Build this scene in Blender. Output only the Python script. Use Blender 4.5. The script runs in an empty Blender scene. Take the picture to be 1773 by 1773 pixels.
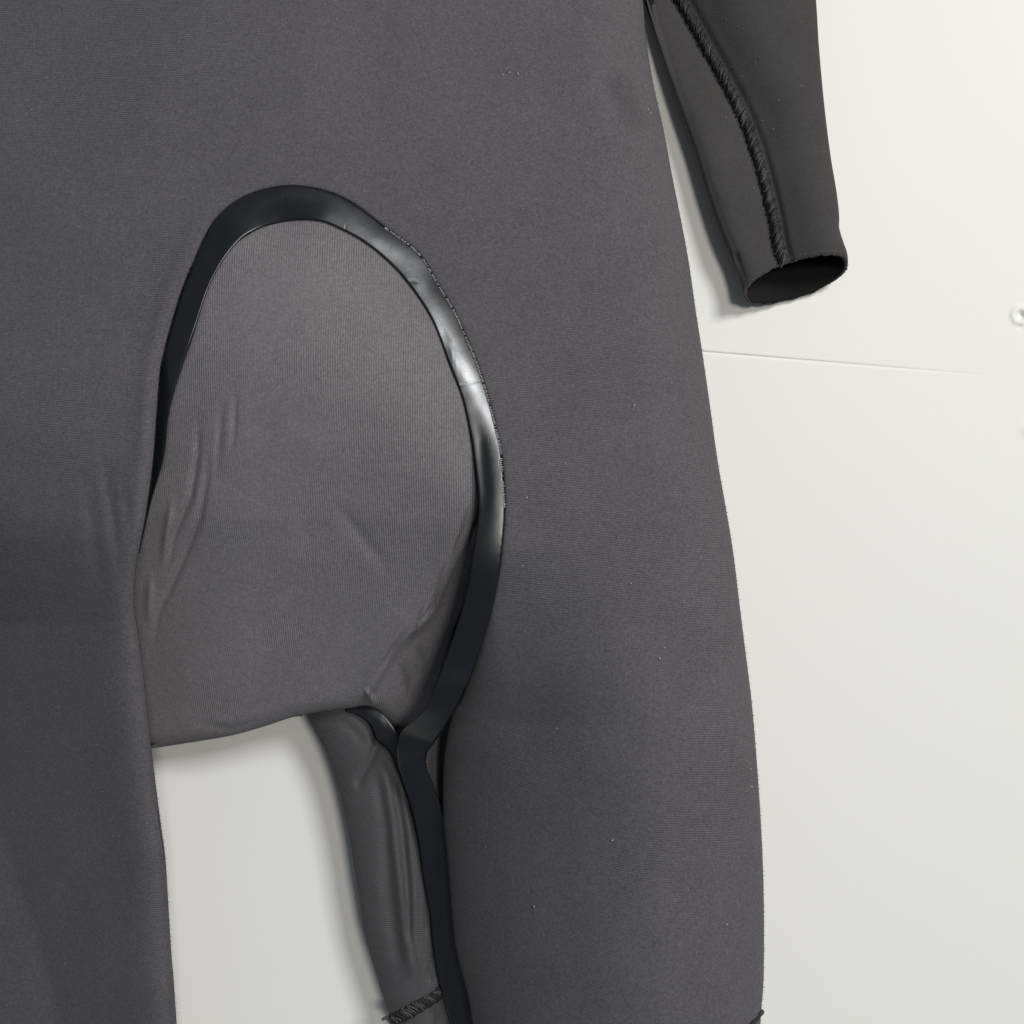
import bpy, bmesh, math, random
import numpy as np
from mathutils import Vector, geometry, kdtree
random.seed(7); np.random.seed(7)
R_ = math.radians
sc = bpy.context.scene
col = sc.collection

# ---------------------------------------------------------------- camera, light, exposure
CAM_H = 1.20
CX = CY = 886.5
F = 1817.0                       # focal length in photograph pixels
cam_d = bpy.data.cameras.new('camera'); cam = bpy.data.objects.new('camera', cam_d); col.objects.link(cam)
cam.location = (0, 0, CAM_H); cam.rotation_euler = (R_(90), 0, 0)
cam_d.sensor_width = 36; cam_d.lens = 36 * F / 1773.0
cam_d.clip_start = 0.02; cam_d.clip_end = 50
sc.camera = cam

w = bpy.data.worlds.new("World"); sc.world = w; w.use_nodes = True
w.node_tree.nodes['Background'].inputs[0].default_value = (0.76, 0.87, 1.0, 1)
w.node_tree.nodes['Background'].inputs[1].default_value = 0.125

def area(name, loc, target, sx, sy, power, color):
    d = bpy.data.lights.new(name, 'AREA'); d.shape = 'RECTANGLE'; d.size = sx; d.size_y = sy
    d.energy = power; d.color = color
    o = bpy.data.objects.new(name, d); col.objects.link(o); o.location = loc
    o.rotation_euler = (Vector(target) - Vector(loc)).to_track_quat('-Z', 'Y').to_euler()
    return o
area('skylight', (2.75, -3.5, CAM_H + 2.55), (-0.3, 0.9, CAM_H - 0.6), 1.45, 1.35, 200, (0.97, 0.985, 1.0))
area('window_light', (0.95, -2.7, CAM_H + 0.35), (-0.3, 0.9, CAM_H - 0.5), 0.60, 0.70, 46, (1.0, 0.965, 0.90))
area('room_lamp', (1.30, -0.05, CAM_H + 0.95), (0.46, 0.97, CAM_H + 0.46), 0.3, 0.3, 1.5, (1.0, 0.70, 0.34))

sc.view_settings.view_transform = 'Standard'; sc.view_settings.look = 'None'
sc.view_settings.exposure = 0.0; sc.view_settings.gamma = 1.0
sc.cycles.max_bounces = 8

# ---------------------------------------------------------------- helpers
def P(px, py, D):
    """point at distance D (mm) seen through photograph pixel px, py"""
    d = D / 1000.0
    return Vector(((px - CX) / F * d, d, CAM_H - (py - CY) / F * d))

def link(name, me, mat, parent=None, smooth=True):
    o = bpy.data.objects.new(name, me); col.objects.link(o)
    if mat: me.materials.append(mat)
    if smooth:
        me.polygons.foreach_set('use_smooth', [True] * len(me.polygons))
    if parent: o.parent = parent
    return o

def seglist(pts): 
    a = np.array(pts, float); return a[:-1], a[1:]

def dist_poly(p, pts, closed=False):
    """distance and arc parameter (0..1) from points p (N,2) to polyline"""
    pts = np.array(pts, float)
    if closed: pts = np.vstack([pts, pts[:1]])
    a, b = pts[:-1], pts[1:]
    L = np.hypot(*(b - a).T); cum = np.concatenate([[0], np.cumsum(L)])
    best = np.full(len(p), 1e9); par = np.zeros(len(p)); side = np.zeros(len(p))
    for i in range(len(a)):
        ab = b[i] - a[i]; ap = p - a[i]
        t = np.clip((ap @ ab) / max(ab @ ab, 1e-9), 0, 1)
        q = a[i] + t[:, None] * ab
        d = np.hypot(*(p - q).T)
        m = d < best
        best[m] = d[m]; par[m] = (cum[i] + t[m] * L[i]) / cum[-1]
        side[m] = np.sign(ab[0] * ap[m, 1] - ab[1] * ap[m, 0])
    return best, par, side

def inside(p, poly):
    poly = np.array(poly, float); x, y = p[:, 0], p[:, 1]; r = np.zeros(len(p), bool); n = len(poly)
    for i in range(n):
        x0, y0 = poly[i]; x1, y1 = poly[(i + 1) % n]
        c = ((y0 > y) != (y1 > y))
        if y1 != y0:
            r ^= c & (x < (x1 - x0) * (y - y0) / (y1 - y0) + x0)
    return r

def smooth_line(pts, step=6.0, closed=False):
    """Catmull-Rom through pts (any dimension), resampled to about 'step' in the first two"""
    pts = np.array(pts, float); n = len(pts); out = []
    for i in range(n - 1):
        p0 = pts[max(i - 1, 0)]; p1 = pts[i]; p2 = pts[i + 1]; p3 = pts[min(i + 2, n - 1)]
        L = np.hypot(*(p2 - p1)[:2]); k = max(1, int(round(L / step)))
        for j in range(k):
            t = j / k
            out.append(0.5 * ((2 * p1) + (-p0 + p2) * t + (2 * p0 - 5 * p1 + 4 * p2 - p3) * t * t + (-p0 + 3 * p1 - 3 * p2 + p3) * t ** 3))
    out.append(pts[-1]); return np.array(out)

def noise2(p, scale, seed=0):
    """cheap smooth value noise, vectorised"""
    q = p / scale; i = np.floor(q).astype(int); f = q - i; f = f * f * (3 - 2 * f)
    def h(a, b):
        v = np.sin(a * 127.1 + b * 311.7 + seed * 74.7) * 43758.5453
        return v - np.floor(v)
    a = h(i[:, 0], i[:, 1]); b = h(i[:, 0] + 1, i[:, 1]); c = h(i[:, 0], i[:, 1] + 1); d = h(i[:, 0] + 1, i[:, 1] + 1)
    return (a * (1 - f[:, 0]) + b * f[:, 0]) * (1 - f[:, 1]) + (c * (1 - f[:, 0]) + d * f[:, 0]) * f[:, 1] - 0.5

def roll(d, R, drop):
    """fabric turning away at a fold: 0 inside, 'drop' at the edge"""
    x = np.clip(1 - d / R, 0, 1)
    return drop * (1 - np.sqrt(np.clip(1 - x * x, 0, 1)))

class Surf:
    """a cloth panel cut along an outline, its depth given by a function of place"""
    def __init__(s, outline, depth, spacing=8.0, rings=(1.2, 3.2, 6.5)):
        b = np.array(outline, float)
        if np.hypot(*(b[0] - b[-1])) < 1e-6: b = b[:-1]
        lo, hi = b.min(0), b.max(0)
        gx = np.arange(lo[0], hi[0], spacing); gy = np.arange(lo[1], hi[1], spacing * 0.866)
        X, Y = np.meshgrid(gx, gy); X = X + (np.arange(len(gy)) % 2)[:, None] * spacing / 2
        g = np.stack([X.ravel(), Y.ravel()], 1)
        keep = inside(g, b); g = g[keep]
        d, _, _ = dist_poly(g, b, True); g = g[d > rings[-1] + spacing * 0.45 if rings else d > spacing * 0.5]
        nb = len(b); tang = np.roll(b, -1, 0) - np.roll(b, 1, 0); tang /= np.maximum(np.hypot(*tang.T), 1e-9)[:, None]
        nor = np.stack([-tang[:, 1], tang[:, 0]], 1)
        area2 = np.sum(b[:, 0] * np.roll(b[:, 1], -1) - np.roll(b[:, 0], -1) * b[:, 1])
        if area2 < 0: nor = -nor
        extra = []
        for rd in rings:
            q = b + nor * rd; dd, _, _ = dist_poly(q, b, True)
            ok = inside(q, b) & (dd > rd * 0.85)
            extra.append(q[ok])
        pts = np.vstack([b] + extra + [g])
        res = geometry.delaunay_2d_cdt([Vector(v) for v in pts], [(i, (i + 1) % nb) for i in range(nb)], [], 1, 1e-4)
        v2 = np.array([(v.x, v.y) for v in res[0]]); s.faces = [tuple(f) for f in res[2]]
        s.p = v2; s.D = depth(v2); s.build_kd()
    def build_kd(s):
        s.kd = kdtree.KDTree(len(s.p))
        for i, v in enumerate(s.p): s.kd.insert((v[0], v[1], 0), i)
        s.kd.balance()
    def at(s, x, y):
        tot = wsum = 0
        for co, i, d in s.kd.find_n((x, y, 0), 3):
            k = 1 / (d + 0.3); tot += k * s.D[i]; wsum += k
        return tot / wsum
    def mesh(s, name):
        me = bpy.data.meshes.new(name)
        vs = [P(a[0], a[1], d) for a, d in zip(s.p, s.D)]
        fs = []
        for f in s.faces:                      # faces look towards the viewer's side (-Y)
            n = (vs[f[1]] - vs[f[0]]).cross(vs[f[2]] - vs[f[0]])
            fs.append(f if n.y < 0 else f[::-1])
        me.from_pydata(vs, [], fs); me.update(); return me

def solid(o, t):
    m = o.modifiers.new('thickness', 'SOLIDIFY'); m.thickness = t / 1000.0; m.offset = -1.0

def tube(bm, pts, r, sides=5, taper=False):
    rings = []; n = len(pts)
    for i, p in enumerate(pts):
        t = (pts[min(i + 1, n - 1)] - pts[max(i - 1, 0)])
        if t.length < 1e-9: t = Vector((0, 0, 1))
        t.normalize(); u = t.cross(Vector((0.13, 1, 0.21))).normalized(); v = t.cross(u)
        rr = r * (1 if not taper else (0.35 + 0.65 * math.sin(math.pi * (i + 0.5) / n)))
        rings.append([bm.verts.new(p + (u * math.cos(a) + v * math.sin(a)) * rr) for a in [2 * math.pi * k / sides for k in range(sides)]])
    for i in range(n - 1):
        for k in range(sides):
            bm.faces.new((rings[i][k], rings[i][(k + 1) % sides], rings[i + 1][(k + 1) % sides], rings[i + 1][k]))
    bm.faces.new(rings[0][::-1]); bm.faces.new(rings[-1])

def bm_mesh(bm, name):
    bmesh.ops.recalc_face_normals(bm, faces=bm.faces)
    me = bpy.data.meshes.new(name); bm.to_mesh(me); bm.free(); return me

# ---------------------------------------------------------------- materials
def nt(name):
    m = bpy.data.materials.new(name); m.use_nodes = True; t = m.node_tree
    return m, t, t.nodes['Principled BSDF']
def N(t, typ, **kw):
    n = t.nodes.new(typ)
    for k, v in kw.items():
        if k.startswith('i_'): n.inputs[k[2:].replace('_', ' ')].default_value = v
        else: setattr(n, k, v)
    return n

def fabric(name, base, rib_rot, rib_amt=0.2, period=0.00178, grain=0.60, rough=0.9, spec=0.18, sheen=0.05, lint=0.25, warp=0.006, spots=()):
    m, t, b = nt(name); L = t.links.new
    tc = N(t, 'ShaderNodeTexCoord'); 
    # rows of knitting, gently warped
    wn = N(t, 'ShaderNodeTexNoise', i_Scale=5.0, i_Detail=1.0); L(tc.outputs['Object'], wn.inputs['Vector'])
    wv = N(t, 'ShaderNodeVectorMath', operation='MULTIPLY_ADD'); L(wn.outputs['Color'], wv.inputs[0]); wv.inputs[1].default_value = (warp,) * 3
    L(tc.outputs['Object'], wv.inputs[2])
    mp = N(t, 'ShaderNodeMapping'); mp.inputs['Rotation'].default_value = (0, R_(rib_rot), 0); L(wv.outputs[0], mp.inputs['Vector'])
    wave = N(t, 'ShaderNodeTexWave', wave_type='BANDS', bands_direction='Z'); wave.inputs['Scale'].default_value = 0.31416 / period
    wave.inputs['Distortion'].default_value = 1.1; wave.inputs['Detail'].default_value = 1.0; wave.inputs['Detail Scale'].default_value = 2.0
    L(mp.outputs[0], wave.inputs['Vector'])
    msk = N(t, 'ShaderNodeTexNoise', i_Scale=9.0, i_Detail=2.0); L(tc.outputs['Object'], msk.inputs['Vector'])
    mr = N(t, 'ShaderNodeMapRange'); mr.inputs[1].default_value = 0.36; mr.inputs[2].default_value = 0.62; mr.inputs[3].default_value = 0.05; mr.inputs[4].default_value = 1.0
    L(msk.outputs['Fac'], mr.inputs[0])
    wn2 = N(t, 'ShaderNodeTexNoise', i_Scale=45.0, i_Detail=3.0); L(tc.outputs['Object'], wn2.inputs['Vector'])
    wv2 = N(t, 'ShaderNodeVectorMath', operation='MULTIPLY_ADD'); L(wn2.outputs['Color'], wv2.inputs[0]); wv2.inputs[1].default_value = (.02,) * 3
    L(tc.outputs['Object'], wv2.inputs[2])
    # grain of the yarn
    gr = N(t, 'ShaderNodeTexNoise', i_Scale=1050.0, i_Detail=2.0, i_Roughness=0.7); L(tc.outputs['Object'], gr.inputs['Vector'])
    g2 = N(t, 'ShaderNodeTexNoise', i_Scale=420.0, i_Detail=3.0, i_Roughness=0.7); L(tc.outputs['Object'], g2.inputs['Vector'])
    low = N(t, 'ShaderNodeTexNoise', i_Scale=14.0, i_Detail=5.0, i_Roughness=0.6); L(tc.outputs['Object'], low.inputs['Vector'])
    def mad(src, mul, add):
        n = N(t, 'ShaderNodeMath', operation='MULTIPLY_ADD'); L(src, n.inputs[0]); n.inputs[1].default_value = mul; n.inputs[2].default_value = add; return n.outputs[0]
    def mul(a, c, op='MULTIPLY'):
        n = N(t, 'ShaderNodeMath', operation=op); L(a, n.inputs[0]); L(c, n.inputs[1]); return n.outputs[0]
    rib = mul(mad(wave.outputs['Fac'], 1.0, -0.5), mr.outputs[0])
    f = mad(rib, rib_amt, 1.0)
    f = mul(f, mad(gr.outputs['Fac'], grain * 2, 1 - grain))
    f = mul(f, mad(g2.outputs['Fac'], grain * 1.6, 1 - grain * 0.8))
    f = mul(f, mad(low.outputs['Fac'], 0.30, 0.85))
    md = N(t, 'ShaderNodeTexNoise', i_Scale=130.0, i_Detail=3.0, i_Roughness=0.65); L(tc.outputs['Object'], md.inputs['Vector'])
    f = mul(f, mad(md.outputs['Fac'], 0.24, 0.88))
    for (px_, py_, D_, r0, r1, k) in spots:          # damp marks and chalky smudges with a shape of their own
        vd = N(t, 'ShaderNodeVectorMath', operation='DISTANCE'); L(wv2.outputs[0], vd.inputs[0]); vd.inputs[1].default_value = P(px_, py_, D_) + Vector((0.01, 0.01, 0.01))
        q = N(t, 'ShaderNodeMapRange', interpolation_type='SMOOTHSTEP'); q.inputs[1].default_value = r0; q.inputs[2].default_value = r1; q.inputs[3].default_value = k; q.inputs[4].default_value = 1.0
        L(vd.outputs['Value'], q.inputs[0]); f = mul(f, q.outputs[0])
    sc_ = N(t, 'ShaderNodeVectorMath', operation='SCALE'); sc_.inputs[0].default_value = base; L(f, sc_.inputs['Scale'])
    # pale lint caught in the knit
    vo = N(t, 'ShaderNodeTexVoronoi', i_Scale=85.0); L(tc.outputs['Object'], vo.inputs['Vector'])
    lr = N(t, 'ShaderNodeMapRange'); lr.inputs[1].default_value = 0.035; lr.inputs[2].default_value = 0.05; lr.inputs[3].default_value = lint; lr.inputs[4].default_value = 0.0
    L(vo.outputs['Distance'], lr.inputs[0])
    mix = N(t, 'ShaderNodeMix', data_type='RGBA'); L(lr.outputs[0], mix.inputs['Factor']); L(sc_.outputs[0], mix.inputs['A']); mix.inputs['B'].default_value = (0.42, 0.40, 0.38, 1)
    L(mix.outputs['Result'], b.inputs['Base Color'])
    b.inputs['Roughness'].default_value = rough; b.inputs['Specular IOR Level'].default_value = spec
    b.inputs['Sheen Weight'].default_value = sheen; b.inputs['Sheen Roughness'].default_value = 0.5
    h = mul(rib, mad(gr.outputs['Fac'], 0.6, 0.1), 'ADD')
    bp = N(t, 'ShaderNodeBump'); bp.inputs['Strength'].default_value = 0.35; bp.inputs['Distance'].default_value = 0.0004
    L(h, bp.inputs['Height']); L(bp.outputs[0], b.inputs['Normal'])
    return m

M_body = fabric('charcoal jersey lined neoprene', (0.097, 0.092, 0.098), -6, 0.38, spots=[(1082, 150, 842, 0.006, 0.022, 0.86), (1095, 195, 842, 0.006, 0.022, 0.86), (905, 150, 815, 0.001, 0.012, 1.22), (925, 310, 808, 0.001, 0.012, 1.18), (1145, 220, 818, 0.0, 0.006, 1.7)])
M_seat = fabric('grey jersey lined neoprene', (0.164, 0.155, 0.163), 90, 0.62, grain=0.52, warp=0.003)
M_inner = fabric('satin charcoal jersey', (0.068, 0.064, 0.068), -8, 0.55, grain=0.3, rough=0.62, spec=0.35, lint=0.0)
M_sleeve = fabric('black jersey neoprene', (0.058, 0.056, 0.056), 3, 0.10, grain=0.32, lint=0.45)
M_lining = fabric('black neoprene inside', (0.012, 0.011, 0.011), 0, 0.1, lint=0.0, sheen=0.0)

def rubber(name, base, r0, r1, bump=0.25, scratch=True, spec=0.5):
    m, t, b = nt(name); L = t.links.new
    tc = N(t, 'ShaderNodeTexCoord')
    n1 = N(t, 'ShaderNodeTexNoise', i_Scale=26.0, i_Detail=5.0, i_Roughness=0.6); L(tc.outputs['Object'], n1.inputs['Vector'])
    mr = N(t, 'ShaderNodeMapRange'); mr.inputs[1].default_value = 0.3; mr.inputs[2].default_value = 0.7; mr.inputs[3].default_value = r0; mr.inputs[4].default_value = r1
    L(n1.outputs['Fac'], mr.inputs[0]); L(mr.outputs[0], b.inputs['Roughness'])
    b.inputs['Base Color'].default_value = (*base, 1); b.inputs['Specular IOR Level'].default_value = spec
    n2 = N(t, 'ShaderNodeTexNoise', i_Scale=45.0, i_Detail=4.0, i_Roughness=0.55); L(tc.outputs['Object'], n2.inputs['Vector'])
    n3 = N(t, 'ShaderNodeTexNoise', i_Scale=700.0, i_Detail=2.0); L(tc.outputs['Object'], n3.inputs['Vector'])
    mp = N(t, 'ShaderNodeMapping'); mp.inputs['Scale'].default_value = (260, 260, 14); mp.inputs['Rotation'].default_value = (0, R_(-14), 0); L(tc.outputs['Object'], mp.inputs['Vector'])
    n4 = N(t, 'ShaderNodeTexNoise', i_Scale=1.0, i_Detail=1.0); L(mp.outputs[0], n4.inputs['Vector'])
    r4 = N(t, 'ShaderNodeMapRange'); r4.inputs[1].default_value = 0.68; r4.inputs[2].default_value = 0.76; r4.inputs[3].default_value = 0; r4.inputs[4].default_value = -0.35
    L(n4.outputs['Fac'], r4.inputs[0])
    a = N(t, 'ShaderNodeMath', operation='MULTIPLY_ADD'); L(n3.outputs['Fac'], a.inputs[0]); a.inputs[1].default_value = 0.05; L(n2.outputs['Fac'], a.inputs[2])
    c = N(t, 'ShaderNodeMath', operation='ADD'); L(a.outputs[0], c.inputs[0]); L(r4.outputs[0], c.inputs[1])
    bp = N(t, 'ShaderNodeBump'); bp.inputs['Strength'].default_value = bump; bp.inputs['Distance'].default_value = 0.0012
    L(c.outputs[0], bp.inputs['Height']); L(bp.outputs[0], b.inputs['Normal'])
    return m
M_tape = rubber('black liquid rubber tape', (0.007, 0.008, 0.010), 0.27, 0.41, 0.14, spec=0.85)
M_glue = rubber('dried glue', (0.6, 0.61, 0.63), 0.3, 0.5)
def plain(name, c, rough=0.6, spec=0.4):
    m, t, b = nt(name); L = t.links.new
    tc = N(t, 'ShaderNodeTexCoord'); n1 = N(t, 'ShaderNodeTexNoise', i_Scale=600.0, i_Detail=2.0); L(tc.outputs['Object'], n1.inputs['Vector'])
    ma = N(t, 'ShaderNodeMath', operation='MULTIPLY_ADD'); L(n1.outputs['Fac'], ma.inputs[0]); ma.inputs[1].default_value = 0.8; ma.inputs[2].default_value = 0.6
    s = N(t, 'ShaderNodeVectorMath', operation='SCALE'); s.inputs[0].default_value = c; L(ma.outputs[0], s.inputs['Scale']); L(s.outputs[0], b.inputs['Base Color'])
    b.inputs['Roughness'].default_value = rough; b.inputs['Specular IOR Level'].default_value = spec; return m
M_thread = plain('black nylon thread', (0.022, 0.021, 0.022), 0.6, 0.35)
M_thread_pale = plain('worn grey thread', (0.075, 0.073, 0.075), 0.6, 0.35)
M_lint = plain('pale lint', (0.42, 0.40, 0.38), 0.9, 0.1)
M_lint_dull = plain('dull lint', (0.20, 0.19, 0.18), 0.9, 0.1)
M_fray = plain('frayed cut edge', (0.16, 0.15, 0.145), 0.9, 0.1)

def wallmat():
    m, t, b = nt('white painted board'); L = t.links.new
    tc = N(t, 'ShaderNodeTexCoord')
    n1 = N(t, 'ShaderNodeTexNoise', i_Scale=2.2, i_Detail=4.0); L(tc.outputs['Object'], n1.inputs['Vector'])
    cr = N(t, 'ShaderNodeMix', data_type='RGBA'); L(n1.outputs['Fac'], cr.inputs['Factor'])
    cr.inputs['A'].default_value = (0.85, 0.84, 0.81, 1); cr.inputs['B'].default_value = (0.87, 0.865, 0.845, 1)
    g = N(t, 'ShaderNodeTexNoise', i_Scale=520.0, i_Detail=3.0, i_Roughness=0.7); L(tc.outputs['Object'], g.inputs['Vector'])
    ma = N(t, 'ShaderNodeMath', operation='MULTIPLY_ADD'); L(g.outputs['Fac'], ma.inputs[0]); ma.inputs[1].default_value = 0.07; ma.inputs[2].default_value = 0.965
    s = N(t, 'ShaderNodeVectorMath', operation='SCALE'); L(cr.outputs['Result'], s.inputs[0]); L(ma.outputs[0], s.inputs['Scale']); L(s.outputs[0], b.inputs['Base Color'])
    b.inputs['Roughness'].default_value = 0.55; b.inputs['Specular IOR Level'].default_value = 0.3
    bp = N(t, 'ShaderNodeBump'); bp.inputs['Strength'].default_value = 0.12; bp.inputs['Distance'].default_value = 0.0006
    n2 = N(t, 'ShaderNodeTexNoise', i_Scale=160.0, i_Detail=3.0); L(tc.outputs['Object'], n2.inputs['Vector'])
    L(n2.outputs['Fac'], bp.inputs['Height']); L(bp.outputs[0], b.inputs['Normal'])
    return m
M_wall = wallmat()

# ---------------------------------------------------------------- the wall
WD = 975.0
def wall():
    # board surface with a shallow joint that runs almost level and closes towards the right, and filled screw holes
    gx0, gx1, gz = -3800, 5600, None
    xs = np.unique(np.concatenate([np.linspace(-3800, 800, 14), np.linspace(800, 1700, 60), np.arange(1700, 1860, 3.0), np.linspace(1860, 5600, 10)]))
    offs = np.unique(np.concatenate([[-5200, -3500, -2500, -1500, -900, -600, -400, -250], np.arange(-140, 170, 3.0), np.array([-3.6, -2.4, -1.2, 0.0, 1.2, 2.4, 3.6]), [220, 320, 450, 600, 800, 1100, 1400, 1900]]))
    X, O = np.meshgrid(xs, offs)
    base = 610 + (X - 1220) * (45 / 553.0)
    Y = base + O
    D = np.full(X.shape, WD)
    fade = np.clip((1715 - X) / 420, 0, 1) * np.clip((X + 3000) / 1000, 0, 1)
    D += 1.5 * np.exp(-(O / 2.0) ** 2) * fade
    for (hx, hy, r, dep) in ((1767, 546, 9.5, 3.0), (1779, 745, 10, -1.4)):
        rr = np.hypot(X - hx, (Y - hy))
        if dep > 0:
            D += dep * np.exp(-(rr / (r * 0.62)) ** 4) - 1.5 * np.exp(-((rr - r * 1.35) / (r * 0.5)) ** 2)
            D += 1.0 * np.exp(-(np.hypot(X - hx + 2, Y - hy - 20) / 4.0) ** 2)
        else:
            D += dep * np.exp(-(rr / r) ** 2)
    ny, nx = X.shape
    vs = [P(x, y, d) for x, y, d in zip(X.ravel(), Y.ravel(), D.ravel())]
    fs = [(j * nx + i, (j + 1) * nx + i, (j + 1) * nx + i + 1, j * nx + i + 1) for j in range(ny - 1) for i in range(nx - 1)]
    me = bpy.data.meshes.new('wall'); me.from_pydata(vs, [], fs); me.update()
    o = link('wall', me, M_wall); o['kind'] = 'structure'
    o['label'] = 'plain off-white painted wall with a faint level joint line'
    return o
wall()

# ---------------------------------------------------------------- the wetsuit
suit = bpy.data.objects.new('wetsuit', None); col.objects.link(suit)
suit['label'] = 'charcoal grey wetsuit turned inside out, hanging with glossy black taped seams against the white wall'
suit['category'] = 'wetsuit'
suit.location = (0, 0, 0)

RIGHT = [(1075, -260), (1096, -140), (1113, 0), (1118, 60), (1130, 140), (1148, 220), (1163, 300), (1177, 370), (1192, 450), (1205, 540), (1216, 610), (1229, 700), (1243, 800), (1257, 880), (1270, 960), (1281, 1050), (1291, 1130), (1301, 1210), (1309, 1300), (1316, 1400), (1321, 1500), (1323, 1600), (1322, 1700), (1318, 1750), (1312, 1850), (1305, 1960)]
LEGIN = [(862, 1960), (840, 1850), (819, 1773), (810, 1721), (797, 1674), (787, 1626), (781, 1563), (776, 1500), (771, 1450), (767, 1400), (768, 1330), (775, 1270), (786, 1230), (797, 1214), (821, 1153), (850, 1060)]
ARCH_OUT = [(850, 1060), (866, 975), (874, 881), (870, 800), (866, 780), (858, 739), (842, 678), (821, 617), (789, 544), (760, 495), (724, 438), (667, 394), (606, 349), (553, 328), (500, 322), (455, 329), (412, 346), (375, 377), (353, 412), (334, 455), (314, 505), (297, 560), (285, 605), (277, 645), (271, 720), (265, 800), (254, 881), (240, 958)]
LEGL = [(240, 958), (234, 1000), (233, 1050), (240, 1100), (248, 1160), (254, 1220), (262, 1295), (270, 1360), (279, 1430), (286, 1480), (290, 1540), (296, 1640), (301, 1700), (306, 1773), (313, 1860), (318, 1960)]
s_right = smooth_line(RIGHT, 7); s_legin = smooth_line(LEGIN, 6); s_arch = smooth_line(ARCH_OUT, 5); s_legl = smooth_line(LEGL, 6)

def lerp(x, xs, ys): return np.interp(x, xs, ys)
def crease(p, line, width, amt, lo=0.42, hi=0.58):
    d, t, s = dist_poly(p, line)
    env = np.clip(np.minimum(t / lo, (1 - t) / (1 - hi)), 0, 1); env = env * env * (3 - 2 * env)
    return amt * env * np.exp(-(d / width) ** 2)
def ridge_step(p, line, width, amt, reach, lo=0.15, hi=0.85):
    """a fold: steep on one side (positive side), long on the other"""
    d, t, s = dist_poly(p, line)
    env = np.clip(np.minimum(t / lo, (1 - t) / (1 - hi)), 0, 1); env = env * env * (3 - 2 * env)
    sd = d * s
    prof = np.where(sd > 0, np.exp(-(sd / width) ** 2), np.exp(-(sd / reach) ** 2))
    return amt * env * prof

def lean(y): return 22 - 38 * np.clip(y / 900, -0.4, 1)
def body_base(p):
    x, y = p[:, 0], p[:, 1]
    D = 800.0 + lean(y)
    D += 34 * np.clip((640 - x) / 800, 0, 2) ** 2                       # torso turns away to the left
    # the left thigh comes forward, then slopes back towards the floor
    right_ = 1 / (1 + np.exp(-(x - 700) / 12.0))
    left = 1 / (1 + np.exp((x - 420) / 90.0))
    D += left * (-18 * np.exp(-((y - 900) / 260.0) ** 2) + 92 * np.clip((y - 930) / 900, 0, 2) ** 1.05)
    D += left * 68 * np.clip((275 - x) / 260, 0, 9) ** 1.15 * np.clip((y - 640) / 440, 0, 1) ** 1.3
    D += 62 * np.clip((1150 - x) / 330, 0, 1.2) ** 1.5 * right_ * np.clip((y - 950) / 300, 0, 1)
    # right leg
    right = 1 / (1 + np.exp(-(x - 740) / 30.0))
    D += right * (-14 * np.exp(-((y - 1350) / 420.0) ** 2) * np.exp(-((x - 1090) / 170.0) ** 2))
    D += right * 10 * np.clip((y - 1500) / 400, 0, 2)
    D += 5 * np.exp(-(np.hypot(x - 560, (y - 560) * 0.6) / 420.0) ** 2) * -1
    rr_ = np.hypot(x - 750, y - 540)
    D += (5.5 * noise2(p, 210, 1) + 2.2 * noise2(p, 90, 2)) * (1 - np.exp(-(rr_ / 260.0) ** 4))
    D += 5.5 * np.exp(-(np.hypot(x - 745, y - 470) / 150.0) ** 2)
    D += 18 * np.clip((120 - y) / 400, 0, 2)
    D += 0.035 * np.clip(x - 520, 0, 420) * (1 - np.clip((y - 650) / 400, 0, 1) ** 1)
    return np.where(D > 925, 925 + (D - 925) * 0.45, D)
def body_depth(p):
    D = body_base(p)
    d, t, _ = dist_poly(p, s_right); D = D + roll(d, 120, 40) + 14 * np.clip(1 - d / 330, 0, 1) ** 2
    d, t, _ = dist_poly(p, s_legin)          # t: 0 bottom, 1 top
    r1 = roll(d, lerp(t, [0, .7, .9, 1], [170, 160, 60, 9]), lerp(t, [0, .7, .9, 1], [34, 32, 12, 2.4]))
    d, t, _ = dist_poly(p, s_arch)           # t: 0 lower right, 1 lower left
    r2 = roll(d, lerp(t, [0, .03, .6, .8, 1], [9, 8, 8, 16, 34]), lerp(t, [0, .6, .8, 1], [2.4, 2.0, 5, 15]))
    D = D - np.where(t > 0.62, 1, 0) * np.exp(-((d - 22) / 11.0) ** 2) * lerp(t, [0.62, 0.72, 0.86, 0.95], [0, 2.4, 2.2, 0])   # welt beside the left tape
    d, t, _ = dist_poly(p, s_legl)
    r3 = roll(d, lerp(t, [0, .2, 1], [34, 60, 75]), lerp(t, [0, .2, 1], [15, 24, 30]))
    D = D + np.maximum(np.maximum(r1, r2), r3)
    # soft pulls in the cloth beside the left tape
    D = D + crease(p, [(175, 760), (190, 860), (205, 960), (212, 1040)], 11, 3.4)
    D = D + crease(p, [(205, 800), (222, 900), (224, 1000)], 8, 2.55)
    D = D + crease(p, [(150, 800), (165, 930), (172, 1050)], 14, 2.38)
    D = D + crease(p, [(1040, 120), (1060, 170), (1085, 200)], 18, 3.06)
    return D
body_poly = np.vstack([s_right, s_legin[0:], s_arch[1:], s_legl[1:], [(-60, 1960), (-260, 1960), (-260, -260), (400, -260)]])
# straight runs outside the frame are resampled so the border stays even
body = Surf(body_poly, body_depth, 8.5, (1.2, 3.2, 6.5))
link('front_panel', body.mesh('front_panel'), M_body, suit)

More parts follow.
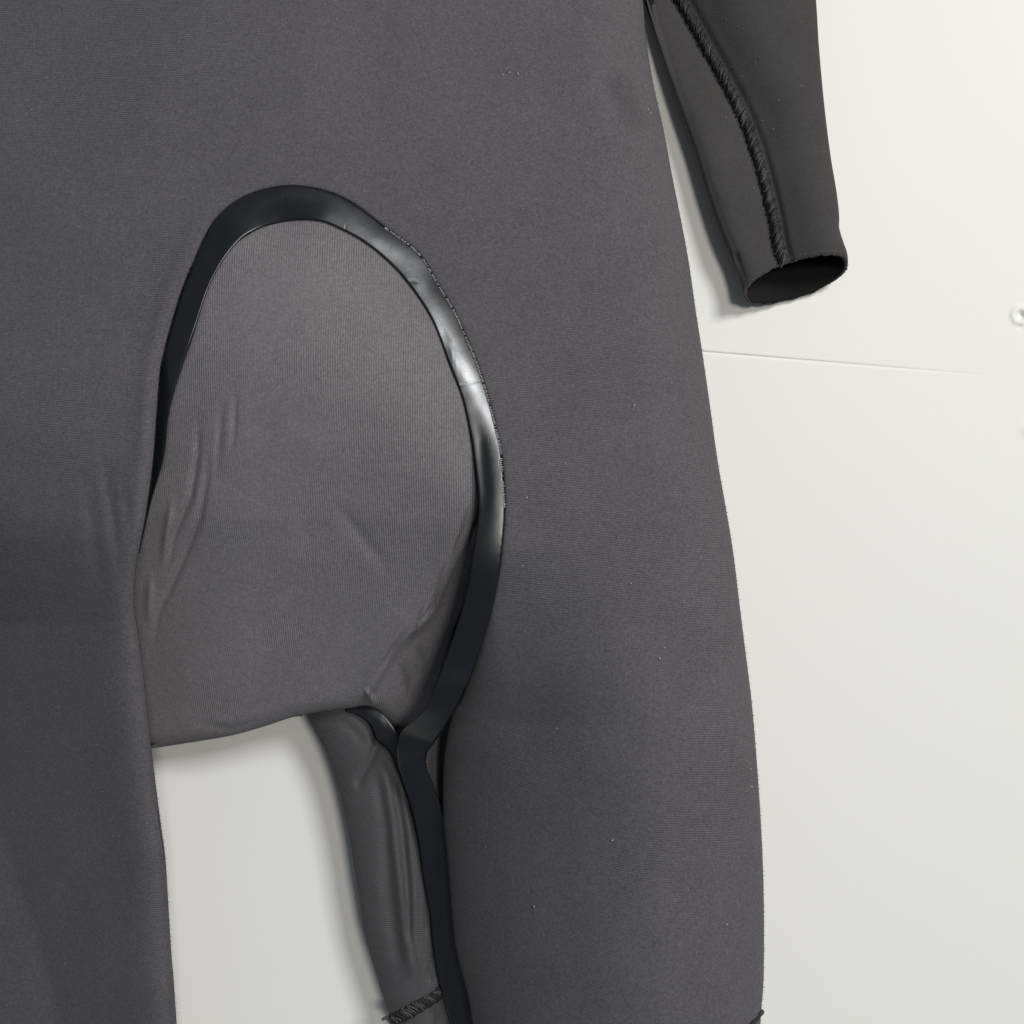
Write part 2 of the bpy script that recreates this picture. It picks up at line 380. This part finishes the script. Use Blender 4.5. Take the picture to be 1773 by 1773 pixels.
# back of the suit: shares the silhouettes, bulges to the wall side
seat_bot = [(262, 1296), (334, 1285), (403, 1273), (460, 1257), (509, 1241), (533, 1240)]
IN_LEFT = [(520, 1215), (533, 1245), (561, 1298), (585, 1368), (603, 1449), (617, 1537), (631, 1617), (649, 1677), (670, 1744), (690, 1800), (705, 1860), (722, 1960)]
s_inleft = smooth_line(IN_LEFT, 6)
legl_low = s_legl[s_legl[:, 1] > 1300]
def back_depth(p):
    D = np.full(len(p), 925.0)
    D[:] = 958 + 4 * noise2(p, 260, 5)
    def pull(D, line, edgeD, R):
        d, t, _ = dist_poly(p, line); x = np.clip(1 - d / R, 0, 1); k = 1 - np.sqrt(np.clip(1 - x * x, 0, 1))
        return D + (edgeD(d, line) - D) * k
    def near(surf):
        return lambda d, line: np.array([surf.at(a, b) for a, b in line[[int(np.argmin(np.hypot(*(line - q).T))) for q in p]]])
    D = pull(D, s_right, near(body), 110)
    D = pull(D, legl_low, near(body), 60)
    D = pull(D, s_inleft[1:], lambda d, l: 930.0, 60)
    return D
back_poly = np.vstack([s_right, [(1100, 1960), (900, 1960)], s_inleft[::-1][:-1], smooth_line(seat_bot, 12)[::-1][1:], legl_low, [(-60, 1960), (-260, 1960), (-260, -260), (400, -260)]])
back = Surf(back_poly, back_depth, 14, (1.2, 3.2, 6.5))
link('back_panel', back.mesh('back_panel'), M_body, suit)

# ---- seat panel inside the arch
IN_EDGE = [(239, 958), (253, 881), (281, 800), (293, 706), (314, 637), (334, 580), (350, 524), (375, 463), (403, 426), (444, 398), (480, 385), (513, 380), (545, 380), (574, 386), (607, 402), (639, 422), (678, 457), (712, 495), (736, 530), (756, 564), (777, 625), (801, 686), (813, 740), (821, 788), (829, 861), (823, 934), (809, 1027), (785, 1092), (764, 1165), (740, 1222), (728, 1251)]
SEAT_BOT = [(728, 1251), (716, 1259), (695, 1262), (675, 1251), (655, 1231), (635, 1222), (606, 1226), (557, 1232), (509, 1241), (460, 1257), (403, 1273), (334, 1285), (262, 1296), (225, 1300)]
s_in = smooth_line(IN_EDGE, 5)
s_sbot = smooth_line(SEAT_BOT, 5)
def seat_base(p):
    x, y = p[:, 0], p[:, 1]
    D = 800 + lean(y) - 20 * np.exp(-(np.hypot((x - 590) / 250, (y - 600) / 330)) ** 2)
    D = D + 112 * np.clip((y - 600) / 660, 0, 2) ** 1.45
    D = D + 17 * np.clip((430 - x) / 190, 0, 2) ** 1.6 * np.clip((y - 350) / 300, 0.2, 1)
    D = D + (6 + 8 * np.clip((y - 560) / 200, 0, 1)) * np.clip((x - 640) / 200, 0, 2) ** 2
    return D
FOLD = smooth_line([(832, 800), (826, 880), (805, 935), (783, 985), (757, 1040), (735, 1075), (700, 1105), (672, 1140), (652, 1175), (640, 1200), (634, 1225)], 6)
# rows around the arch; outer edge lies on the front panel, inner edge on the seat panel
pairs = [(240, 958, 239, 958), (254, 881, 258, 881), (265, 800, 281, 800), (270, 735, 289, 735), (277, 655, 308, 655), (285, 605, 326, 600), (297, 560, 341, 555), (314, 505, 358, 503), (334, 455, 377, 463), (353, 412, 400, 430), (375, 377, 424, 408), (412, 346, 452, 394), (455, 329, 482, 385), (500, 322, 513, 380), (553, 328, 545, 380), (606, 349, 574, 388), (667, 394, 630, 417), (724, 438, 678, 457), (760, 495, 715, 500), (789, 544, 748, 552), (821, 617, 776, 623), (842, 678, 800, 686), (858, 739, 813, 742), (868, 790, 821, 790), (874, 881, 829, 875), (866, 975, 818, 965), (850, 1060, 803, 1045), (821, 1153, 773, 1135), (806, 1190, 752, 1190), (786, 1230, 737, 1226)]
def tilt(i): return np.interp(i, [9, 12, 13, 14, 15, 16, 17, 18, 19, 20, 21, 22, 23, 24, 29], [-2.0, -4.0, -6.0, -8.5, -9.5, -9.3, -9.0, -8.6, -8.2, -7.6, -6.0, -3.5, -1.0, 0.5, 1.0])
_oe = np.array([(a[0], a[1]) for a in pairs], float); _ie = np.array([(a[2], a[3]) for a in pairs], float)
_tin = body_base(_oe) + tilt(np.arange(len(pairs)))
_, _tp, _ = dist_poly(_ie, s_in)
_E = _tin + 2.0 - seat_base(_ie)
_E[:10] = 0; _E[10] *= .35; _E[11] *= .7; _E[23:] *= np.array([.85, .6, .35, .15, 0, 0, 0, 0, 0])[:len(_E) - 23]
_kt = np.linspace(0, 1, 90); _kE = np.interp(_kt, _tp, _E)
_L = np.concatenate([[0], np.cumsum(np.hypot(*(s_in[1:] - s_in[:-1]).T))]); _L /= _L[-1]
_kx = np.interp(_kt, _L, s_in[:, 0]); _ky = np.interp(_kt, _L, s_in[:, 1])
def edge_fit(p):
    num = np.zeros(len(p)); den = np.zeros(len(p)) + 1e-12; dm = dist_poly(p, s_in)[0]; sg = 22 + 0.55 * dm
    for a, b, e in zip(_kx, _ky, _kE):
        w_ = np.exp(-(((p[:, 0] - a) ** 2 + (p[:, 1] - b) ** 2) - dm ** 2) / sg ** 2); num += e * w_; den += w_
    return num / den * np.exp(-(dm / 120.0) ** 2)
def seat_depth(p):
    D = seat_base(p)
    D = D + edge_fit(p)
    D = D + ridge_step(p, FOLD[::-1], 4, -4.5, 40, 0.15, 0.8)
    d, t, s = dist_poly(p, FOLD)                                   # the flap right of the fold lies deeper
    D = D + np.where((s < 0) & (p[:, 1] > 850), np.clip(d / 14, 0, 1) * (3.5 * np.clip((p[:, 1] - 850) / 200, 0, 1) + 9 * np.clip((p[:, 1] - 880) / 370, 0, 1) ** 1.6), 0)
    D = D + crease(p, [(815, 860), (800, 905), (778, 960), (755, 1020)], 4, 4.79)
    D = D + crease(p, [(790, 925), (770, 985), (752, 1035), (738, 1060)], 4, -4.26)
    D = D + crease(p, [(768, 985), (748, 1050), (722, 1085), (700, 1105)], 4, 5.85)
    D = D + crease(p, [(742, 1040), (728, 1075), (715, 1105)], 4, -5.32)
    D = D + crease(p, [(715, 1080), (690, 1110), (660, 1155), (640, 1195)], 4, 6.92)
    D = D + crease(p, [(826, 830), (822, 900), (812, 960)], 5, 3.72)
    D = D + crease(p, [(690, 1140), (700, 1180), (700, 1220)], 8, 3.19) + crease(p, [(720, 1110), (730, 1150), (722, 1190)], 8, 3.19)
    D = D + crease(p, [(632, 1190), (640, 1205), (650, 1222)], 4, -7.98)
    # pulls on the left of the panel
    D = D + crease(p, [(345, 700), (342, 790), (330, 860), (300, 930), (285, 1000)], 6, 3.87)
    D = D + crease(p, [(362, 740), (358, 830), (345, 900), (310, 985), (275, 1060), (255, 1160)], 6, 3.68)
    D = D + crease(p, [(408, 660), (406, 740), (398, 800)], 5, 1.83)
    D = D + crease(p, [(385, 680), (380, 760), (372, 840)], 6, 1.83)
    D = D + crease(p, [(300, 850), (288, 930), (280, 990)], 6, -3.68)
    D = D + crease(p, [(262, 980), (258, 1040), (256, 1090)], 6, -2.44)
    D = D + crease(p, [(560, 850), (620, 920), (690, 1010)], 12, 1.64)
    D = D + crease(p, [(320, 1250), (400, 1262), (470, 1240)], 6, 1.64)
    D = D + crease(p, [(612, 1235), (640, 1205), (650, 1190)], 6, 5.1, 0.3, 0.7)
    D = D + 2.4 * noise2(p, 120, 9) + 0.7 * noise2(p, 46, 4)
    d, t, _ = dist_poly(p, s_sbot); D = D + roll(d, 26, 12)
    d, t, _ = dist_poly(p, s_in); D = D + roll(d, 8, 2.0)
    return D
# where the thigh hides the panel it carries on behind it
seat_poly = np.vstack([[(205, 960)], s_in, s_sbot[1:], [(205, 1296), (200, 1130)]])
seat_poly[1] = (245, 935) if False else seat_poly[1]
seat = Surf(seat_poly, seat_depth, 3.7, (1.2, 3.0, 5.0))
# keep the panel just behind the front panel wherever they overlap
for i, q in enumerate(seat.p):
    if q[0] < 320 and q[1] > 900:
        co, j, dd = body.kd.find((q[0], q[1], 0))
        if inside(q[None, :], body_poly)[0] or dd < 10: seat.D[i] = max(seat.D[i], body.D[j] + 4)
so = link('seat_panel', seat.mesh('seat_panel'), M_seat, suit); solid(so, 2.5)
so['label'] = 'lighter grey panel inside the taped arch'

# ---- the taped seam that frames the seat panel
def ribbon(name, rows, mat, cross=14, step=3.0, dents=None, crown=0.8, jitter=0.0, th=0.9, cr_fun=None):
    """rows: (outer x, outer y, outer D, inner x, inner y, inner D)"""
    rows = smooth_line(rows, step); vs = []; n = len(rows); px = []
    for i, r in enumerate(rows):
        o = r[:3].copy(); q = r[3:6]
        t = rows[min(i + 1, n - 1)][:2] - rows[max(i - 1, 0)][:2]; t = t / max(np.hypot(*t), 1e-6)
        jv = 0
        if jitter: jv = np.array([-t[1], t[0]]) * random.uniform(-jitter, jitter)
        for k in range(cross + 1):
            f = k / cross; m = o * (1 - f) + q * f
            if k == 0: m[:2] += jv
            m[2] -= crown * math.sin(math.pi * f) ** 0.8
            px.append(m.copy())
    px = np.array(px)
    if dents is not None: px[:, 2] += dents(px[:, :2])
    vs = [P(*m) for m in px]; fs = []
    for i in range(n - 1):
        for k in range(cross):
            a = i * (cross + 1) + k; f = (a, a + 1, a + cross + 2, a + cross + 1)
            nn = (vs[f[1]] - vs[f[0]]).cross(vs[f[2]] - vs[f[0]])
            fs.append(f if nn.y < 0 else f[::-1])
    me = bpy.data.meshes.new(name); me.from_pydata(vs, [], fs); me.update()
    o = link(name, me, mat, suit); solid(o, th); return o, px, n
ns = len(pairs); rows = []
for i, (ox, oy, ix, iy) in enumerate(pairs):
    t = i / (ns - 1)
    Do = body.at(ox, oy); Di = seat.at(ix, iy)
    Dh = body_base(np.array([[ox, oy]]))[0]
    # tilt given by how the rubber lies: outwards on the upper right, inwards elsewhere
    dl = float(tilt(i))
    if i <= 9:   rows.append((ox, oy, max(Do + 1.0, Di + 2.0), ix, iy, Di - 2.0))
    else:        rows.append((ox, oy, Dh - 0.9, ix, iy, min(Di - 1.2, Dh + dl)))
low = [(806, 1190, 0, 752, 1190, 0), (790, 1225, 0, 736, 1226, 0), (768, 1262, 0, 712, 1250, 0), (752, 1286, 0, 694, 1270, 0), (741, 1302, 0, 688, 1300, 0), (737, 1320, 0, 690, 1325, 0), (743, 1340, 0, 697, 1350, 0), (755, 1372, 0, 706, 1378, 0), (768, 1408, 0, 714, 1408, 0), (780, 1460, 0, 724, 1455, 0), (786, 1520, 0, 733, 1520, 0), (792, 1580, 0, 744, 1580, 0), (800, 1640, 0, 750, 1640, 0), (812, 1700, 0, 760, 1700, 0), (826, 1760, 0, 778, 1765, 0), (850, 1860, 0, 800, 1860, 0), (868, 1960, 0, 820, 1960, 0)]
o_end, i_end = rows[-3][2], rows[-3][5]
rows = rows[:-2]
for i, r in enumerate(low):
    Do = np.interp(i, [-1, 0, 1, 2, 3, 4, 5, 7, 10, 16], [o_end, o_end + 7, o_end + 19, o_end + 36, o_end + 52, 880, 889, 900, 909, 914]); Di = np.interp(i, [-1, 0, 1, 2, 3, 4, 5, 7, 10, 16], [i_end, i_end + 7, i_end + 19, i_end + 36, i_end + 52, 884, 893, 904, 913, 917])
    rows.append((r[0], r[1], Do, r[3], r[4], max(Di, 0)))
def tape_dents(q):
    D = crease(q, [(700, 485), (735, 545), (765, 620)], 14, -0.4, .5, .5)
    D += crease(q, [(752, 545), (774, 588), (792, 640)], 5, 0.35, .5, .5)
    D += crease(q, [(768, 575), (781, 606), (793, 645)], 4, -0.5, .5, .5)
    D += crease(q, [(702, 482), (726, 492)], 2, 0.3, .5, .5)
    D += crease(q, [(815, 700), (832, 760), (840, 850), (835, 930)], 10, 1.2)
    D += crease(q, [(340, 440), (318, 500), (305, 570), (298, 640)], 7, -0.8)
    D += crease(q, [(420, 375), (500, 345), (560, 350), (610, 372)], 10, 0.7)
    D += crease(q, [(790, 670), (846, 654)], 2.2, 0.15, .01, .99)
    D += 0.45 * noise2(q, 60, 3) + 0.15 * noise2(q, 26, 6)
    D += crease(q, [(790, 1590), (800, 1650), (815, 1720)], 9, -3.0)
    return D
tape, tpx, tn = ribbon('seam_tape', rows, M_tape, 14, 2.4, tape_dents, 1.0, 0.8)
tape['label'] = 'glossy black rubber tape following the arch seam'

# bright ragged bead of glue along the outer edge
bm = bmesh.new()
edge = smooth_line([(p[0], p[1]) for p in pairs if True][16:25], 2.6)
for i, (x, y) in enumerate(edge):
    if random.random() < 0.85:
        t = edge[min(i + 1, len(edge) - 1)] - edge[max(i - 1, 0)]; t = t / np.hypot(*t); nr = np.array([-t[1], t[0]])
        if nr[0] < 0: nr = -nr
        a = np.array([x, y]) - nr * 2.6; b2 = np.array([x, y]) + nr * random.uniform(0.4, 2.0) + t * random.uniform(-1, 1)
        D = body_base(np.array([[x, y]]))[0] - 2.1
        tube(bm, [P(a[0], a[1], D), P((a[0] + b2[0]) / 2, (a[1] + b2[1]) / 2, D - 0.3), P(b2[0], b2[1], D + 0.9)], random.uniform(0.0002, 0.0003), 4, True)
g = link('glue_bead', bm_mesh(bm, 'glue_bead'), M_glue, suit); g['kind'] = 'stuff'
g['label'] = 'ragged pale glue along the outer edge of the tape'

# ---- inside of the leg, seen through the gap
IN_R = [(602, 1222), (634, 1240), (650, 1270), (656, 1285), (668, 1295), (680, 1307), (694, 1337), (709, 1371), (717, 1403), (726, 1439), (733, 1468), (737, 1500), (740, 1524), (751, 1579), (752, 1611), (756, 1642), (760, 1680), (775, 1702)]
s_inr = smooth_line(IN_R, 6)
def inner_depth(p):
    x, y = p[:, 0], p[:, 1]
    D = 914 + 0.006 * (y - 1200)
    d, t, _ = dist_poly(p, s_inleft); D = D + roll(d, 80, 14)
    d, t, _ = dist_poly(p, s_inr); D = D + roll(d, 34, 6)
    D = D + crease(p, [(650, 1262), (652, 1290), (640, 1320), (622, 1352), (620, 1375)], 7, 3.0, .2, .8)
    D = D + crease(p, [(660, 1320), (675, 1400), (688, 1500), (700, 1600), (715, 1700)], 9, -3.52, .1, .9)
    D = D + crease(p, [(690, 1340), (706, 1420), (716, 1520), (718, 1620), (730, 1690)], 6, -2.56, .1, .9)
    D = D + crease(p, [(680, 1340), (697, 1440), (706, 1540), (708, 1640)], 5, 2.88, .1, .9)
    D = D + crease(p, [(655, 1330), (668, 1420), (672, 1540), (690, 1680)], 12, 2.56, .1, .9)
    D = D + crease(p, [(742, 1535), (738, 1580), (738, 1620)], 3, 2.2, .3, .8)
    D = D + crease(p, [(752, 1640), (745, 1680), (745, 1705)], 3, 2.2, .3, .8)
    D = D + crease(p, [(575, 1240), (610, 1262), (640, 1300)], 9, 1.5)
    D = D + 2.0 * noise2(p, 70, 12)
    return D
STITCH = smooth_line([(662, 1768), (690, 1754), (716, 1740), (742, 1724), (766, 1708), (776, 1702)], 5)
inner_poly = np.vstack([s_inleft[s_inleft[:, 1] < 1765], STITCH, s_inr[::-1][1:-1], [(602, 1205), (560, 1205)]])
inner = Surf(inner_poly, inner_depth, 4.5, (1.2, 3.0, 5.0))
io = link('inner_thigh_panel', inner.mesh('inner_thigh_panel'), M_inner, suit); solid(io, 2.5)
low_poly = np.vstack([[(664, 1762)], STITCH[1:-1], [(790, 1700), (806, 1770), (824, 1850), (846, 1960), (722, 1960), (705, 1860), (690, 1800), (676, 1770)]])
lower = Surf(low_poly, lambda p: 922 + roll(dist_poly(p, s_inleft)[0], 60, 12) + crease(p, [(745, 1730), (748, 1760), (745, 1800)], 4, 2.5) + 2 * noise2(p, 40, 3), 7, (1.2, 3.0))
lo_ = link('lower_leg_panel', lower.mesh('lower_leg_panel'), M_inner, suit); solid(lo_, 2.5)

# ---- dark tapes running down inside the leg
rr = [(a, b, c + 45, d, e, f + 45) for a, b, c, d, e, f in [(596, 1212, 872, 598, 1232, 868), (630, 1214, 868, 622, 1240, 866), (662, 1234, 864, 642, 1256, 864), (684, 1262, 862, 652, 1280, 864), (693, 1290, 862, 668, 1292, 866), (700, 1325, 866, 684, 1318, 868), (712, 1370, 873, 702, 1358, 872), (728, 1420, 880, 718, 1408, 878)]]
ribbon('crotch_tape', rr, M_tape, 8, 3, lambda q: 1.0 * noise2(q, 22, 5) + crease(q, [(615, 1222), (655, 1245), (676, 1280)], 10, -1.0), 0.4, 0.2)
# sliver of the far side of the leg between the tape and the leg's edge
sl = Surf(np.array([(735, 1290), (745, 1265), (775, 1225), (800, 1215), (800, 1300), (795, 1400), (790, 1470), (765, 1460), (752, 1400), (735, 1345), (722, 1310)], float), lambda p: 914 + 0 * np.clip((p[:, 0] - 765) / 10, -1, 1) + crease(p, [(770, 1240), (762, 1310), (762, 1400)], 4, 5), 4, (1.0,))
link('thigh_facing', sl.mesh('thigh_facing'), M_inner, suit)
# dark cavity walls between the front panel and the inseam
bm = bmesh.new(); prev = None
for (x, y) in s_legin[:-14]:
    a = bm.verts.new(P(x + 1, y, body.at(x, y) + 0.5)); b2 = bm.verts.new(P(x + 26, y, 940))
    if prev: bm.faces.new((prev[0], a, b2, prev[1]))
    prev = (a, b2)
link('side_facing', bm_mesh(bm, 'side_facing'), M_lining, suit)
# black seam at the foot of the right leg
bm = bmesh.new()
pts = [(1319, 1752), (1314, 1757), (1309, 1765), (1301, 1774), (1294, 1786)]
tube(bm, [P(x, y, body.at(min(x, 1319), y) - 1.5) for x, y in pts], 0.0022, 8)
link('hem_seam', bm_mesh(bm, 'hem_seam'), M_thread, suit)

# ---- stitches: loops of thread across a seam
def stitch_obj(parent, c, t, nrm, half, mat, surfD, fat=0.00034, slant=0.35):
    """one overlock loop: c centre px, t tangent, nrm across"""
    bm = bmesh.new(); pts = []
    slant *= random.uniform(0.5, 1.3); wdt = half * random.uniform(0.45, 1.0); ph = random.uniform(-.5, .5)
    for k in range(9):
        f = k / 4 - 1; u = f * wdt; v = slant * u + 2.0 * math.sin(f * 2.6 + ph)
        x, y = c + nrm * u + t * v
        pts.append(P(x, y, surfD(x, y) - 1.0 - 1.3 * math.sqrt(max(0, 1 - f * f * 0.95))))
    tube(bm, pts, fat * random.uniform(.8, 1.25), 5)
    return link('stitch', bm_mesh(bm, 'stitch'), mat, parent)

def seam_run(parent, name, line, half, surfD, welt_mat, spacing, pale, fat, rise=1.2, slant=0.4, rand_half=None):
    line = smooth_line(line, spacing)
    # padded welt under the thread
    bm = bmesh.new(); prev = None
    for i, c in enumerate(line):
        t = line[min(i + 1, len(line) - 1)] - line[max(i - 1, 0)]; t /= np.hypot(*t); nr = np.array([-t[1], t[0]])
        row = []
        for k in range(9):
            f = k / 4 - 1; q = c + nr * f * half * (1 + 0.08 * math.sin(i * 1.7))
            h = rise * max(0, 1 - f * f) ** 0.5 + random.uniform(-.25, .25)
            row.append(bm.verts.new(P(q[0], q[1], surfD(*q) - h + (1.2 if k in (0, 8) else 0))))
        if prev:
            for k in range(8): bm.faces.new((prev[k], prev[k + 1], row[k + 1], row[k]))
        prev = row
    wo = link(name, bm_mesh(bm, name), welt_mat, parent)
    for i, c in enumerate(line[:-1]):
        if random.random() < 0.1: continue
        t = line[i + 1] - line[max(i - 1, 0)]; t /= np.hypot(*t); nr = np.array([-t[1], t[0]])
        stitch_obj(wo, c + nr * random.uniform(-1, 1), t, nr, half * 0.98, M_thread_pale if random.random() < pale else M_thread, surfD, fat, slant * random.uniform(.3, 1.5))
    return wo
seam_run(suit, 'knee_seam', [(680, 1766), (694, 1759), (716, 1746), (742, 1730), (762, 1716), (776, 1708)], 13, lambda x, y: (inner.at(x, min(y, 1752)) + lower.at(x, y)) / 2 - 1.2, M_thread, 4.4, 0.6, 0.0007, 1.4, 0.4)

# ---------------------------------------------------------------- sleeve hanging behind on the right
SL = smooth_line([(1060, -230), (1092, -110), (1119, 0), (1150, 105), (1176, 185), (1203, 262), (1222, 325), (1238, 375), (1255, 420), (1268, 448), (1276, 468), (1283, 490), (1288, 510)], 6)
SR = smooth_line([(1392, -230), (1403, -110), (1413, 0), (1418, 80), (1427, 180), (1438, 270), (1448, 330), (1453, 372), (1453, 395), (1457, 412), (1463, 430), (1468, 444), (1468, 457)], 6)
def resamp(a, n):
    L = np.concatenate([[0], np.cumsum(np.hypot(*(a[1:] - a[:-1]).T))]); u = np.linspace(0, L[-1], n)
    return np.stack([np.interp(u, L, a[:, 0]), np.interp(u, L, a[:, 1])], 1)
NR, NS = 130, 144
sl_, sr_ = resamp(SL, NR), resamp(SR, NR)
SEAM = smooth_line([(1120, -110), (1145, -50), (1178, 0), (1203, 45), (1222, 80), (1240, 112), (1262, 152), (1284, 196), (1301, 238), (1316, 285), (1328, 330), (1338, 372), (1345, 410), (1351, 436), (1356, 450)], 6)
pp, DD, fr = [], [], []
for i in range(NR):
    v = i / (NR - 1); C = (sl_[i] + sr_[i]) / 2; H = (sr_[i] - sl_[i]) / 2
    e = 33 * (0.55 + 0.45 * v); b = 18 + 9 * v ** 2
    for k in range(NS):
        a = 2 * math.pi * k / NS; ca, sa = math.cos(a), math.sin(a)
        ss = math.copysign(abs(sa) ** 0.85, sa)
        q = C + H * ca + np.array([0, -e * ss])
        if v > 0.97: q = q + np.array([0, 1.0]) * (noise2(np.array([[a * 30, 3.]]), 4, 2)[0] * 4.0 * (v - .97) / .03)
        pp.append(q); DD.append(WD - 3 - b - b * ss); fr.append(sa)
pp = np.array(pp); DD = np.array(DD); fr = np.array(fr)
d, t, s = dist_poly(pp, SEAM)
front = np.clip(fr * 3, 0, 1)
DD += front * (20 * np.exp(-(d / 66.0) ** 2) + 3.5 * np.exp(-((d - 12) / 6.0) ** 2))
DD += front * (crease(pp, [(1272, 438), (1277, 462), (1284, 495)], 6, 3, .1, .9) + crease(pp, [(1452, 360), (1456, 400), (1458, 420)], 5, 2.5))
DD += 2.2 * noise2(pp, 70, 21) * front
DD = np.where(fr > 0, np.minimum(DD, WD - 9), DD)
vs = [P(q[0], q[1], D) for q, D in zip(pp, DD)]
fs = [(i * NS + k, i * NS + (k + 1) % NS, (i + 1) * NS + (k + 1) % NS, (i + 1) * NS + k) for i in range(NR - 1) for k in range(NS)]
me = bpy.data.meshes.new('sleeve'); me.from_pydata(vs, [], fs); me.update()
bm = bmesh.new(); bm.from_mesh(me)
c0 = sum((v.co for v in bm.verts), Vector()) / len(bm.verts)
f0 = bm.faces[:][NS * 60 + NS // 4]
if f0.normal.y > 0: bmesh.ops.reverse_faces(bm, faces=bm.faces)
bm.to_mesh(me); bm.free()
sleeve = link('sleeve', me, M_sleeve, suit)
me.materials.append(M_lining)
m = sleeve.modifiers.new('thickness', 'SOLIDIFY'); m.thickness = 0.0028; m.offset = -1; m.material_offset = 1; m.material_offset_rim = 0
class SF: pass
kd = kdtree.KDTree(len(pp)); keep = [i for i in range(len(pp)) if fr[i] > 0.02]
for i in keep: kd.insert((pp[i][0], pp[i][1], 0), i)
kd.balance()
def sleeveD(x, y):
    tot = ws = 0
    for co, i, dd in kd.find_n((x, y, 0), 4): k = 1 / (dd + .4); tot += k * DD[i]; ws += k
    return tot / ws
# the welt and stitches of the sleeve seam
seam_line = smooth_line(SEAM, 5)
wl = seam_run(sleeve, 'sleeve_seam', [tuple(q) for q in seam_line if q[1] > -30][::3] + [(1357, 452)], 11.5, sleeveD, M_thread, 4.6, 0.3, 0.00062, 1.0, 0.9)
# stitches belong to the sleeve itself (thing > part > sub-part)
for o in list(wl.children): o.parent = sleeve
# frayed fibres on the cuff's cut edge
bm = bmesh.new()
last = (NR - 1) * NS
for k in range(NS):
    for r in range(2):
        if random.random() < 0.5: continue
        p0 = vs[last + k].lerp(vs[last + (k + 1) % NS], random.random())
        dirv = Vector((random.uniform(-.6, .6), random.uniform(-.4, .4) - 0.3, random.uniform(-1.0, 0.2)))
        p1 = p0 + dirv * 0.0012
        tube(bm, [p0, (p0 + p1) / 2 + Vector((random.uniform(-.0003, .0003), 0, 0)), p1], random.uniform(0.00018, 0.0004), 4, True)
fo = link('frayed_edge', bm_mesh(bm, 'frayed_edge'), M_fray, sleeve); fo['kind'] = 'stuff'

# ---------------------------------------------------------------- lint and specks caught on the cloth
def fleck(bm, x, y, D, ln, rad):
    a = random.uniform(0, math.pi); dx, dy = math.cos(a) * ln / 2, math.sin(a) * ln / 2
    tube(bm, [P(x - dx, y - dy, D - .3), P(x + random.uniform(-.6, .6), y + random.uniform(-.6, .6), D - .9), P(x + dx, y + dy, D - .3)], rad, 4, True)
bm = bmesh.new()
known = [(1098, 702), (1151, 1122), (1142, 1140), (1060, 1455), (1300, 1332), (1298, 1322), (1303, 1345), (1301, 1362), (1092, 1010), (978, 802), (870, 130), (882, 126), (897, 128), (1122, 190), (1126, 196), (1258, 1600), (925, 1570), (912, 862), (905, 980)]
for x, y in known: fleck(bm, x, y, body.at(x, y), random.uniform(3, 6), 0.00045)
for _ in range(70):
    x, y = random.uniform(20, 1290), random.uniform(10, 1760)
    if inside(np.array([[x, y]]), body_poly)[0]: fleck(bm, x, y, body.at(x, y), random.uniform(1.5, 4), random.uniform(.0001, .00024))
o = link('lint', bm_mesh(bm, 'lint'), M_lint, suit); o['kind'] = 'stuff'; o['label'] = 'pale lint specks caught on the charcoal fabric'
bm = bmesh.new()
for _ in range(55):
    x, y = random.gauss(1275, 45), random.gauss(110, 110)
    if 0 < y < 440 and 1150 < x < 1440 and inside(np.array([[x, y]]), np.vstack([sl_, sr_[::-1]]))[0]: fleck(bm, x, y, sleeveD(x, y), random.uniform(1.5, 4), random.uniform(.00015, .00032))
o = link('sleeve_lint', bm_mesh(bm, 'sleeve_lint'), M_lint_dull, sleeve); o['kind'] = 'stuff'

# short fibres standing off the folds of the cloth
bm = bmesh.new()
for line, sgn, surf in ((s_right[s_right[:, 1] > -20], 1, body), (s_legl[s_legl[:, 1] > 1290], 1, body), (s_inleft[2:], -1, inner)):
    for i in range(0, len(line) - 1):
        for _ in range(3):
            if random.random() < 0.45: continue
            c = line[i] + (line[i + 1] - line[i]) * random.random()
            D = surf.at(*c); ln = random.uniform(1.0, 3.2); dy = random.uniform(-2, 2)
            tube(bm, [P(c[0] - sgn * 1.5, c[1], D - 1), P(c[0] + sgn * ln * .5, c[1] + dy * .4, D - .6), P(c[0] + sgn * ln, c[1] + dy, D - .8)], random.uniform(0.00007, 0.00016), 3, True)
o = link('fuzz', bm_mesh(bm, 'fuzz'), M_fray, suit); o['kind'] = 'stuff'
